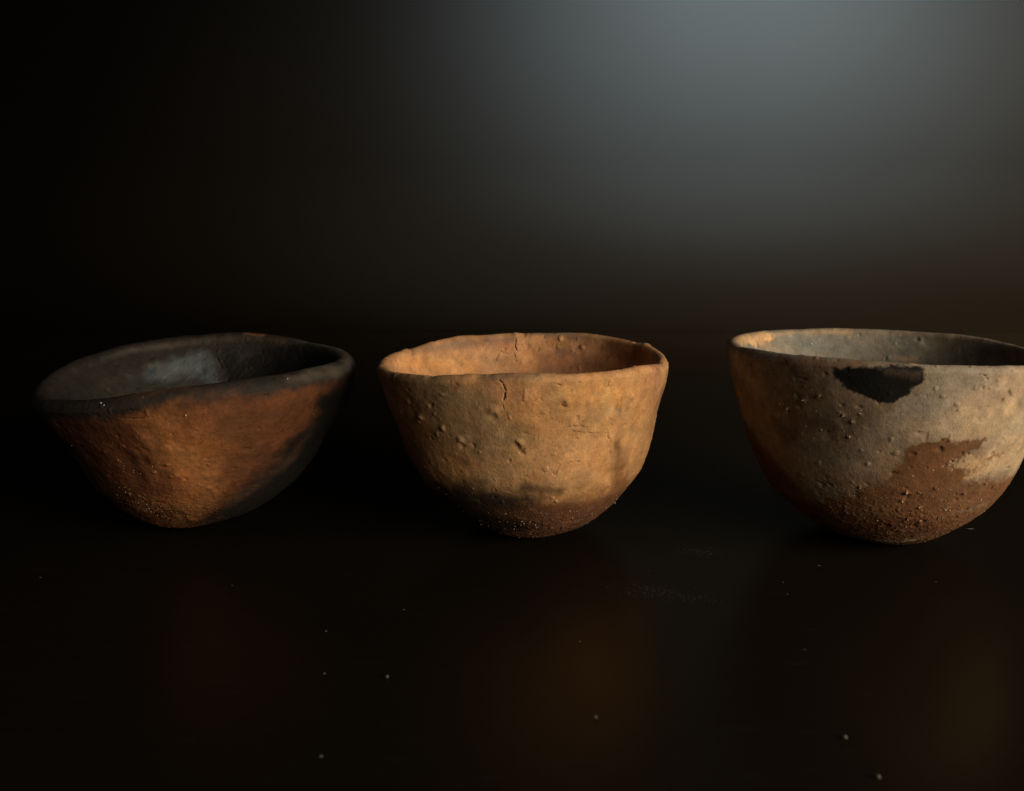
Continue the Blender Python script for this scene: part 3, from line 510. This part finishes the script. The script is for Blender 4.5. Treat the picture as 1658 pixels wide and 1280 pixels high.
def clay_material(name, scale, rough=.8):
    m, N, L, B = nodes(name)
    at = N.new('ShaderNodeAttribute'); at.attribute_name = 'clay'
    tc = N.new('ShaderNodeTexCoord')
    n1 = N.new('ShaderNodeTexNoise'); n1.inputs['Scale'].default_value = 260 * scale; n1.inputs['Detail'].default_value = 6; n1.inputs['Roughness'].default_value = .65
    L.new(tc.outputs['Object'], n1.inputs['Vector'])
    mr = N.new('ShaderNodeMapRange'); mr.inputs[1].default_value = .25; mr.inputs[2].default_value = .75; mr.inputs[3].default_value = .72; mr.inputs[4].default_value = 1.25
    L.new(n1.outputs['Fac'], mr.inputs[0])
    n2 = N.new('ShaderNodeTexNoise'); n2.inputs['Scale'].default_value = 1700; n2.inputs['Detail'].default_value = 3
    L.new(tc.outputs['Object'], n2.inputs['Vector'])
    mr2 = N.new('ShaderNodeMapRange'); mr2.inputs[1].default_value = .3; mr2.inputs[2].default_value = .7; mr2.inputs[3].default_value = .86; mr2.inputs[4].default_value = 1.14
    L.new(n2.outputs['Fac'], mr2.inputs[0])
    mu = N.new('ShaderNodeMath'); mu.operation = 'MULTIPLY'; L.new(mr.outputs[0], mu.inputs[0]); L.new(mr2.outputs[0], mu.inputs[1])
    vm = N.new('ShaderNodeVectorMath'); vm.operation = 'SCALE'; L.new(at.outputs['Color'], vm.inputs[0]); L.new(mu.outputs[0], vm.inputs['Scale'])
    L.new(vm.outputs[0], B.inputs['Base Color'])
    L.new(at.outputs['Alpha'], B.inputs['Roughness'])
    B.inputs['Specular IOR Level'].default_value = .22
    # smoothing strokes: noise stretched along the wall's vertical
    mp = N.new('ShaderNodeMapping'); mp.inputs['Scale'].default_value = (1, 1, .12); L.new(tc.outputs['Object'], mp.inputs[0])
    n3 = N.new('ShaderNodeTexNoise'); n3.inputs['Scale'].default_value = 1500; n3.inputs['Detail'].default_value = 2; L.new(mp.outputs[0], n3.inputs['Vector'])
    b1 = N.new('ShaderNodeBump'); b1.inputs['Distance'].default_value = .00012; b1.inputs['Strength'].default_value = .6; L.new(n3.outputs['Fac'], b1.inputs['Height'])
    b2 = N.new('ShaderNodeBump'); b2.inputs['Distance'].default_value = .0002; b2.inputs['Strength'].default_value = .6
    L.new(n2.outputs['Fac'], b2.inputs['Height']); L.new(b1.outputs[0], b2.inputs['Normal']); L.new(b2.outputs[0], B.inputs['Normal'])
    return m
def mesh_obj(name, V, Fc, mat, parent=None, loc=None, smooth=True):
    me = bpy.data.meshes.new(name); me.from_pydata([tuple(v) for v in V], [], [tuple(f) for f in Fc]); me.update()
    if smooth: me.shade_smooth()
    me.materials.append(mat)
    o = bpy.data.objects.new(name, me); COL.objects.link(o)
    if parent: o.parent = parent
    if loc is not None: o.location = loc
    return o
def grid_part(name, P, N, C, r0, r1, mat, parent):
    """rings r0..r1 of the bowl surface as one mesh, normals carried over the seams"""
    P = P[r0:r1 + 1]; N = N[r0:r1 + 1]; C = C[r0:r1 + 1]
    nr, nf = P.shape[:2]
    a = np.arange(nr - 1)[:, None] * nf; j = np.arange(nf)[None]; k = (j + 1) % nf
    q = np.stack([a + j, a + k, a + nf + k, a + nf + j], -1).reshape(-1, 4)
    me = bpy.data.meshes.new(name)
    me.vertices.add(nr * nf); me.vertices.foreach_set('co', P.reshape(-1).astype(np.float32))
    me.loops.add(q.size); me.loops.foreach_set('vertex_index', q.reshape(-1).astype(np.int32))
    me.polygons.add(len(q)); me.polygons.foreach_set('loop_start', np.arange(0, q.size, 4, dtype=np.int32))
    me.update(calc_edges=True)
    me.shade_smooth()
    ca = me.color_attributes.new('clay', 'FLOAT_COLOR', 'POINT'); ca.data.foreach_set('color', C.reshape(-1).astype(np.float32))
    me.normals_split_custom_set_from_vertices(N.reshape(-1, 3))
    me.materials.append(mat)
    o = bpy.data.objects.new(name, me); COL.objects.link(o); o.parent = parent
    return o
def blob(rnd, n=10):
    """a rough angular grain about 1 across"""
    t = (1 + 5 ** .5) / 2
    V = np.array([(-1, t, 0), (1, t, 0), (-1, -t, 0), (1, -t, 0), (0, -1, t), (0, 1, t), (0, -1, -t), (0, 1, -t), (t, 0, -1), (t, 0, 1), (-t, 0, -1), (-t, 0, 1)], float)
    V /= np.linalg.norm(V[0]) * 2
    V = V * (1 + .35 * (rnd.rand(12, 1) - .5) * 2) * (np.array([1, .75, .7]) + .25 * rnd.rand(3))
    Fc = [(0, 11, 5), (0, 5, 1), (0, 1, 7), (0, 7, 10), (0, 10, 11), (1, 5, 9), (5, 11, 4), (11, 10, 2), (10, 7, 6), (7, 1, 8), (3, 9, 4), (3, 4, 2), (3, 2, 6), (3, 6, 8), (3, 8, 9), (4, 9, 5), (2, 4, 11), (6, 2, 10), (8, 6, 7), (9, 8, 1)]
    ang = rnd.rand(3) * 6.28
    R = np.array(Matrix.Rotation(ang[0], 3, 'X') @ Matrix.Rotation(ang[1], 3, 'Y') @ Matrix.Rotation(ang[2], 3, 'Z'))
    return V @ R.T, np.array(Fc)
def join_blobs(items):
    Vs = []; Fs = []; n = 0
    for V, Fc in items: Vs.append(V); Fs.append(Fc + n); n += len(V)
    return np.concatenate(Vs), np.concatenate(Fs)
# ---------------- the table and what lies behind it ----------------
def tag(o, **k):
    for a, b in k.items(): o[a] = b
    return o
def dark_satin():
    m, N, L, B = nodes('black_satin_table')
    tc = N.new('ShaderNodeTexCoord')
    n = N.new('ShaderNodeTexNoise'); n.inputs['Scale'].default_value = 9; n.inputs['Detail'].default_value = 8; n.inputs['Roughness'].default_value = .6; L.new(tc.outputs['Object'], n.inputs['Vector'])
    mr = N.new('ShaderNodeMapRange'); mr.inputs[1].default_value = .3; mr.inputs[2].default_value = .7; mr.inputs[3].default_value = .26; mr.inputs[4].default_value = .36
    L.new(n.outputs['Fac'], mr.inputs[0]); L.new(mr.outputs[0], B.inputs['Roughness'])
    # faint dusty haze in patches and fine wiped streaks
    mp = N.new('ShaderNodeMapping'); mp.inputs['Scale'].default_value = (14, 60, 1); mp.inputs['Rotation'].default_value = (0, 0, .25); L.new(tc.outputs['Object'], mp.inputs[0])
    n2 = N.new('ShaderNodeTexNoise'); n2.inputs['Scale'].default_value = 5; n2.inputs['Detail'].default_value = 9; n2.inputs['Roughness'].default_value = .75; L.new(mp.outputs[0], n2.inputs['Vector'])
    mr2 = N.new('ShaderNodeMapRange'); mr2.inputs[1].default_value = .56; mr2.inputs[2].default_value = .85; mr2.inputs[3].default_value = 0; mr2.inputs[4].default_value = 1
    L.new(n2.outputs['Fac'], mr2.inputs[0])
    mx = N.new('ShaderNodeMix'); mx.data_type = 'RGBA'; L.new(mr2.outputs[0], mx.inputs[0])
    mx.inputs[6].default_value = (.0070, .0058, .0041, 1); mx.inputs[7].default_value = (.015, .0135, .011, 1)
    L.new(mx.outputs[2], B.inputs['Base Color']); B.inputs['Specular IOR Level'].default_value = 0; B.inputs['Roughness'].default_value = 1
    for k_ in list(B.inputs['Roughness'].links): L.remove(k_)
    g = N.new('ShaderNodeBsdfGlossy'); L.new(mr.outputs[0], g.inputs['Roughness']); g.inputs['Color'].default_value = (.032, .027, .021, 1)
    ad = N.new('ShaderNodeAddShader'); L.new(B.outputs[0], ad.inputs[0]); L.new(g.outputs[0], ad.inputs[1]); L.new(ad.outputs[0], N['Material Output'].inputs[0])
    return m
TM = dark_satin()
V = [(-1.6, -.35, 0), (1.8, -.35, 0), (1.8, 1.7, 0), (-1.6, 1.7, 0), (-1.6, -.35, -.03), (1.8, -.35, -.03), (1.8, 1.7, -.03), (-1.6, 1.7, -.03)]
top = mesh_obj('table', V, [(0, 1, 2, 3), (0, 4, 5, 1), (1, 5, 6, 2), (3, 2, 6, 7), (0, 3, 7, 4), (4, 7, 6, 5)], TM, smooth=False)
tag(top, kind='structure')
def wall_mat():
    m, N, L, B = nodes('dark_grey_wall_paint')
    tc = N.new('ShaderNodeTexCoord'); n = N.new('ShaderNodeTexNoise'); n.inputs['Scale'].default_value = 3; n.inputs['Detail'].default_value = 5; L.new(tc.outputs['Object'], n.inputs['Vector'])
    mx = N.new('ShaderNodeMix'); mx.data_type = 'RGBA'; L.new(n.outputs['Fac'], mx.inputs[0])
    mx.inputs[6].default_value = (.0080, .0067, .0047, 1); mx.inputs[7].default_value = (.0092, .0078, .0056, 1)
    L.new(mx.outputs[2], B.inputs['Base Color']); B.inputs['Roughness'].default_value = .9; B.inputs['Specular IOR Level'].default_value = 0
    return m
prof = [(1.05, .0006)]; a_ = 0     # the sheet leaves the table gently and curves up to stand vertical
for i in range(80):
    a_ += math.pi / 2 * 2 * (i + .5) / 6400 * (1 if i < 80 else 0); s_ = .48 / 80 * 1.15
    prof.append((prof[-1][0] + s_ * math.cos(a_), prof[-1][1] + s_ * math.sin(a_)))
yb = prof[-1][0]; prof = [(y + (1.5 - yb), z) for y, z in prof] + [(1.5, 2.2)]
V = [(x, y, z) for (y, z) in prof for x in (-2.6, 3.0)] + [(x, y + .004, z - (.0003 if i == 0 else 0)) for i, (y, z) in enumerate(prof) for x in (-2.6, 3.0)]
n_ = len(prof); Fc = [(2 * i, 2 * i + 1, 2 * i + 3, 2 * i + 2) for i in range(n_ - 1)] + [(2 * n_ + 2 * i + 1, 2 * n_ + 2 * i, 2 * n_ + 2 * i + 2, 2 * n_ + 2 * i + 3) for i in range(n_ - 1)]
wall = mesh_obj('backdrop', V, Fc, wall_mat())
tag(wall, kind='structure')
# ---------------- bowls ----------------
CFG = {  # roughness of the modelling: large, medium, fine relief in mm; seed
 'A': dict(seed=11, big=.75, mid=.30, fine=.075, grit=.14, gz=(.30, .62)),
 'B': dict(seed=29, big=.60, mid=.20, fine=.045, grit=.15, gz=(.10, .40)),
 'C': dict(seed=53, big=.40, mid=.13, fine=.040, grit=.15, gz=(.25, .55)),
}
NPHI, NOUT, NRIM, NIN = 1000, 325, 24, 125
def make_bowl(key, label, mat, grit_mat):
    S = SHAPE[key]; D = DATA[key]; cf = CFG[key]; sd = cf['seed']
    P, kind, T, ph = bowl_grid(S, NPHI, NOUT, NRIM, NIN)
    nr = len(kind)
    def normals(P):
        a = np.roll(P, -1, 1) - np.roll(P, 1, 1); b = np.gradient(P, axis=0)
        n = np.cross(a, b); l = np.linalg.norm(n, axis=2, keepdims=True); n = n / np.maximum(l, 1e-12)
        n[0] = (0, 0, -1); return n
    N = normals(P)
    p = P.reshape(-1, 3) * 1000; n0 = N.reshape(-1, 3)
    k = np.repeat(kind, NPHI); t = np.repeat(T, NPHI)
    # --- relief (mm)
    d = cf['big'] * .5 * fbm(p, 17, sd, 2) + cf['mid'] * .5 * fbm(p, 5.5, sd + 5, 3) + cf['fine'] * fbm(p, 1.3, sd + 9, 2)
    low = (1 - sstep(t + .06 * fbm(p, 7, sd + 13, 2), *cf['gz'])) * (k == 0)
    g = fbm(p, .95, sd + 21, 2)
    d += low * cf['grit'] * (np.maximum(g, 0) * 1.6 - .3)
    # scattered pits and little lumps everywhere
    s = vnoise(p / 2.6, sd + 31); d += .28 * sstep(s, .76, .97) - .35 * sstep(-s, .76, .97)
    d *= np.where(k == 1, .9, 1.)
    outer = (k == 0) | ((k == 1)); isin = (k == 2) | (k == 1)
    pj = p + .45 * np.stack([vnoise(p / 1.3, sd + 45), vnoise(p / 1.3, sd + 46), vnoise(p / 1.3, sd + 47)], -1)
    for (sf, x, y, z, r, a) in D['bumps']:
        m = outer if sf == 'o' else isin
        q = np.linalg.norm((pj if r < 2 else p) - (x, y, z), axis=1) / (r * .9)
        e = np.exp(-q ** 2.8) * m
        d += a * .8 * e
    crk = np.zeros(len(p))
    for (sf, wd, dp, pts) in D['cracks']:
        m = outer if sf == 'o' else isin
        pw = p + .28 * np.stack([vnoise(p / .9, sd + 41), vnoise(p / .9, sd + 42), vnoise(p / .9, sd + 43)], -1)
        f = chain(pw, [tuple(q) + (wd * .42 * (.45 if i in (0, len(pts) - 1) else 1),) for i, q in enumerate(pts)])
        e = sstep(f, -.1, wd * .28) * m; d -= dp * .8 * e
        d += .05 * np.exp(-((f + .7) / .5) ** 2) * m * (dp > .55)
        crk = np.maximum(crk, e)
    P2 = p + n0 * d[:, None]
    P2[:, 2] = np.maximum(P2[:, 2], .05)
    P2 = (P2 / 1000).reshape(nr, NPHI, 3)
    # --- firing colours, with some painted shade and highlight
    C = np.zeros((len(p), 4))
    wv = np.stack([fbm(p, 6, sd + 51, 3), fbm(p, 6, sd + 52, 3)], -1)
    for e in D['stains_and_shade']:
        if e[0] == 'base':
            m = (k <= 1) if e[1] == 'o' else (k >= 1)
            if e[1] == 'i' :
                a = np.where(k == 2, 1., np.where(k == 1, .5, 0.))
            else: a = np.where(k == 2, 0., 1.)
            a = a[:, None]; C = C * (1 - a) + np.array([*e[2], e[3]]) * a
            continue
        if e[0] == 'rim':   # a smoked band that follows the whole lip
            _, col, ro, wo, wi, stg = e
            z_ = fbm(p, 5, sd + 57, 4, .6)
            a = np.where(k == 1, 1., np.where(k == 0, sstep(t, 1 - wo - .05 + .02 * z_, 1 - wo + .035 + .02 * z_), sstep(t, 1 - wi - .05 + .03 * z_, 1 - wi + .02 + .03 * z_))) * stg
            a = a[:, None]; C = C * (1 - a) + np.array([*col, ro]) * a
            continue
        sf, col, ro, soft, wa, ws, stg, pts = e
        lo = np.min(np.array(pts)[:, :3] - np.array(pts)[:, 3:4], 0) - soft * 1.2 - wa * 2
        hi = np.max(np.array(pts)[:, :3] + np.array(pts)[:, 3:4], 0) + soft * 1.2 + wa * 2
        m = ((p >= lo) & (p <= hi)).all(1) & ((k <= 1) if sf == 'o' else (k >= 1) if sf == 'i' else np.ones(len(p), bool))
        ix = np.nonzero(m)[0]
        if not len(ix): continue
        q = p[ix]; f = chain(q, pts) + wa * fbm(q, ws, sd + 61 + int(ws * 3), 4, .6)
        a = sstep(f, -soft, soft * .8) * stg
        if sf == 'r':
            a = a * np.clip(1 - (P[-1, 0, 2] * 0 + np.abs(t[ix] - 1)) * 9, 0, 1)
        if sf == 'i': a = a * np.where(k[ix] == 1, .8, 1)
        a = a[:, None]; C[ix] = C[ix] * (1 - a) + np.array([*col, ro]) * a
    mott = 1 + .16 * fbm(p, 4.5, sd + 71, 4, .6) + .07 * fbm(p, 14, sd + 75, 2)
    C[:, :3] *= np.clip(mott, .5, 1.6)[:, None]
    hue = .06 * fbm(p, 8, sd + 81, 3); C[:, 0] *= 1 + hue; C[:, 2] *= 1 - hue
    # dark mineral specks
    sp = vnoise(p / .8, sd + 91); C[:, :3] *= (1 - .5 * sstep(sp, .78, .92))[:, None]
    sp = vnoise(p / .9, sd + 95); C[:, :3] *= (1 + .35 * sstep(sp, .76, .92) * low)[:, None]
    C[:, :3] = np.clip(C[:, :3], .002, .8)
    C[:, :3] *= (1 - .6 * crk)[:, None]      # colour darkened in the cracks to stand for their shade
    C = C.reshape(nr, NPHI, 4)
    N2 = normals(P2)
    root = bpy.data.objects.new('clay_bowl', None); COL.objects.link(root)
    root.location = (*S['base'], 0)
    tag(root, label=label, category='bowl', group='hand-built clay bowls in a row')
    ro = np.nonzero(kind == 1)[0]; r0, r1 = ro[0], ro[-1]
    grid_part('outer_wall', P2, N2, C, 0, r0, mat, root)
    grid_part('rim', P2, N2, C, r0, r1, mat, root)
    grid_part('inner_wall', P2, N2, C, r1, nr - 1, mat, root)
    # --- mineral temper standing proud of the skin
    rnd = np.random.RandomState(sd); items = []
    flat = P2.reshape(-1, 3) * 1000; nn = N2.reshape(-1, 3)
    sub = np.nonzero((k <= 1) & (P.reshape(-1, 3)[:, 1] < .045))[0]
    def put(i, sz):
        V, Fc = blob(rnd); items.append(((V * sz + flat[i] + nn[i] * sz * .12) / 1000, Fc))
    for (sf, cnt, (a, b), pts) in D['grit']:
        f = chain(p[sub], pts); cand = sub[f > 0]
        for i in rnd.choice(cand, cnt): put(i, a + (b - a) * rnd.rand() ** 2)
    for (x, y, z, sz) in D['grains']:
        i = np.argmin(((p - (x, y, z)) ** 2).sum(1)); put(i, sz * 1.25)
    V, Fc = join_blobs(items)
    g = mesh_obj('mineral_grit', V, Fc, grit_mat, root, smooth=False); g['kind'] = 'stuff'
    return root
def grit_material():
    m, N, L, B = nodes('pale_mineral_grit')
    gi = N.new('ShaderNodeNewGeometry'); cr = N.new('ShaderNodeValToRGB')
    cr.color_ramp.elements[0].color = (.20, .12, .07, 1); cr.color_ramp.elements[1].color = (.62, .55, .45, 1)
    L.new(gi.outputs['Random Per Island'], cr.inputs[0]); L.new(cr.outputs[0], B.inputs['Base Color'])
    B.inputs['Roughness'].default_value = .45
    return m
GM = grit_material()
make_bowl('A', 'terracotta clay bowl with blackened rim and sooty right side, sloping lip, dark grey inside', clay_material('smoked_terracotta', 1.0), GM)
make_bowl('B', 'ochre tan clay bowl with cracked lip and small lumps, orange inside, dark gritty foot', clay_material('ochre_clay', .9), GM)
make_bowl('C', 'greyish buff clay bowl with a black blotch under its rim and rust brown gritty base', clay_material('buff_clay', 1.0), GM)
# ---------------- small litter on the table ----------------
def speck_mat(name, c, r=.8):
    m, N, L, B = nodes(name)
    n = N.new('ShaderNodeTexNoise'); n.inputs['Scale'].default_value = 900; tc = N.new('ShaderNodeTexCoord'); L.new(tc.outputs['Object'], n.inputs['Vector'])
    mx = N.new('ShaderNodeMix'); mx.data_type = 'RGBA'; L.new(n.outputs['Fac'], mx.inputs[0])
    mx.inputs[6].default_value = (*[x * .6 for x in c], 1); mx.inputs[7].default_value = (*c, 1)
    L.new(mx.outputs[2], B.inputs['Base Color']); B.inputs['Roughness'].default_value = r
    return m
CM = speck_mat('pale_crumb', (.11, .10, .085)); FM = speck_mat('grey_lint', (.45, .46, .44)); DM = speck_mat('grey_dust', (.24, .23, .21))
rnd = np.random.RandomState(5)
def lump(rnd, sz):
    V, Fc = blob(rnd); V = V * sz / 1000; V[:, 2] -= V[:, 2].min(); return V, Fc
for (x, y, sz, lab) in CRUMBS:
    V, Fc = lump(rnd, sz)
    tag(mesh_obj('crumb', V, Fc, CM, loc=(x, y, 0.0002), smooth=False), label=lab, category='crumb', group='clay crumbs on the table')
for (x, y, L_, ang, lab) in LINTS:
    V = []; Fc = []; K = 14
    for i in range(K):
        s_ = i / (K - 1) - .5; cx_ = s_ * L_; cy_ = .12 * L_ * math.sin(s_ * 7 + ang); r = .00006
        px, py = cx_ * math.cos(ang) - cy_ * math.sin(ang), cx_ * math.sin(ang) + cy_ * math.cos(ang)
        for j in range(5):
            a = j / 5 * 6.283; V.append((px - math.sin(ang) * r * math.cos(a), py + math.cos(ang) * r * math.cos(a), r * (1.2 + math.sin(a)) + .0002 * (1 - 4 * s_ * s_)))
        if i:
            for j in range(5): Fc.append((5 * i - 5 + j, 5 * i - 5 + (j + 1) % 5, 5 * i + (j + 1) % 5, 5 * i + j))
    tag(mesh_obj('lint_fibre', V, Fc, FM, loc=(x, y, .0001)), label=lab, category='lint', group='lint fibres on the table')
items = []
def flake(x, y, sz):
    V, Fc = lump(rnd, sz); V[:, 2] *= .25; V[:, 0] *= .8 + rnd.rand(); V[:, 0] += x; V[:, 1] += y; V[:, 2] += .0001; items.append((V, Fc))
for (x, y, sz) in SPECKS: flake(x, y, sz)
for i in range(320): flake(rnd.uniform(-.35, .35), rnd.uniform(.16, .6), .05 + .12 * rnd.rand() ** 4)
for bx, by in ((-.145, .356), (.007, .343), (.156, .335)):     # clay crumbs shed round each foot
    for i in range(45):
        a_ = rnd.rand() * 6.28; r_ = .014 + .05 * rnd.rand() ** 1.6; flake(bx + r_ * math.cos(a_), by + r_ * math.sin(a_), .07 + .16 * rnd.rand() ** 3)
for (x, y, sx, sy, cnt) in SMUDGES:
    for i in range(cnt):
        a = rnd.randn(2); flake(x + a[0] * sx, y + a[1] * sy - a[0] * sx * .35, .08 + .16 * rnd.rand() ** 2)
V, Fc = join_blobs(items)
tag(mesh_obj('dust', V, Fc, DM, smooth=False), kind='stuff')
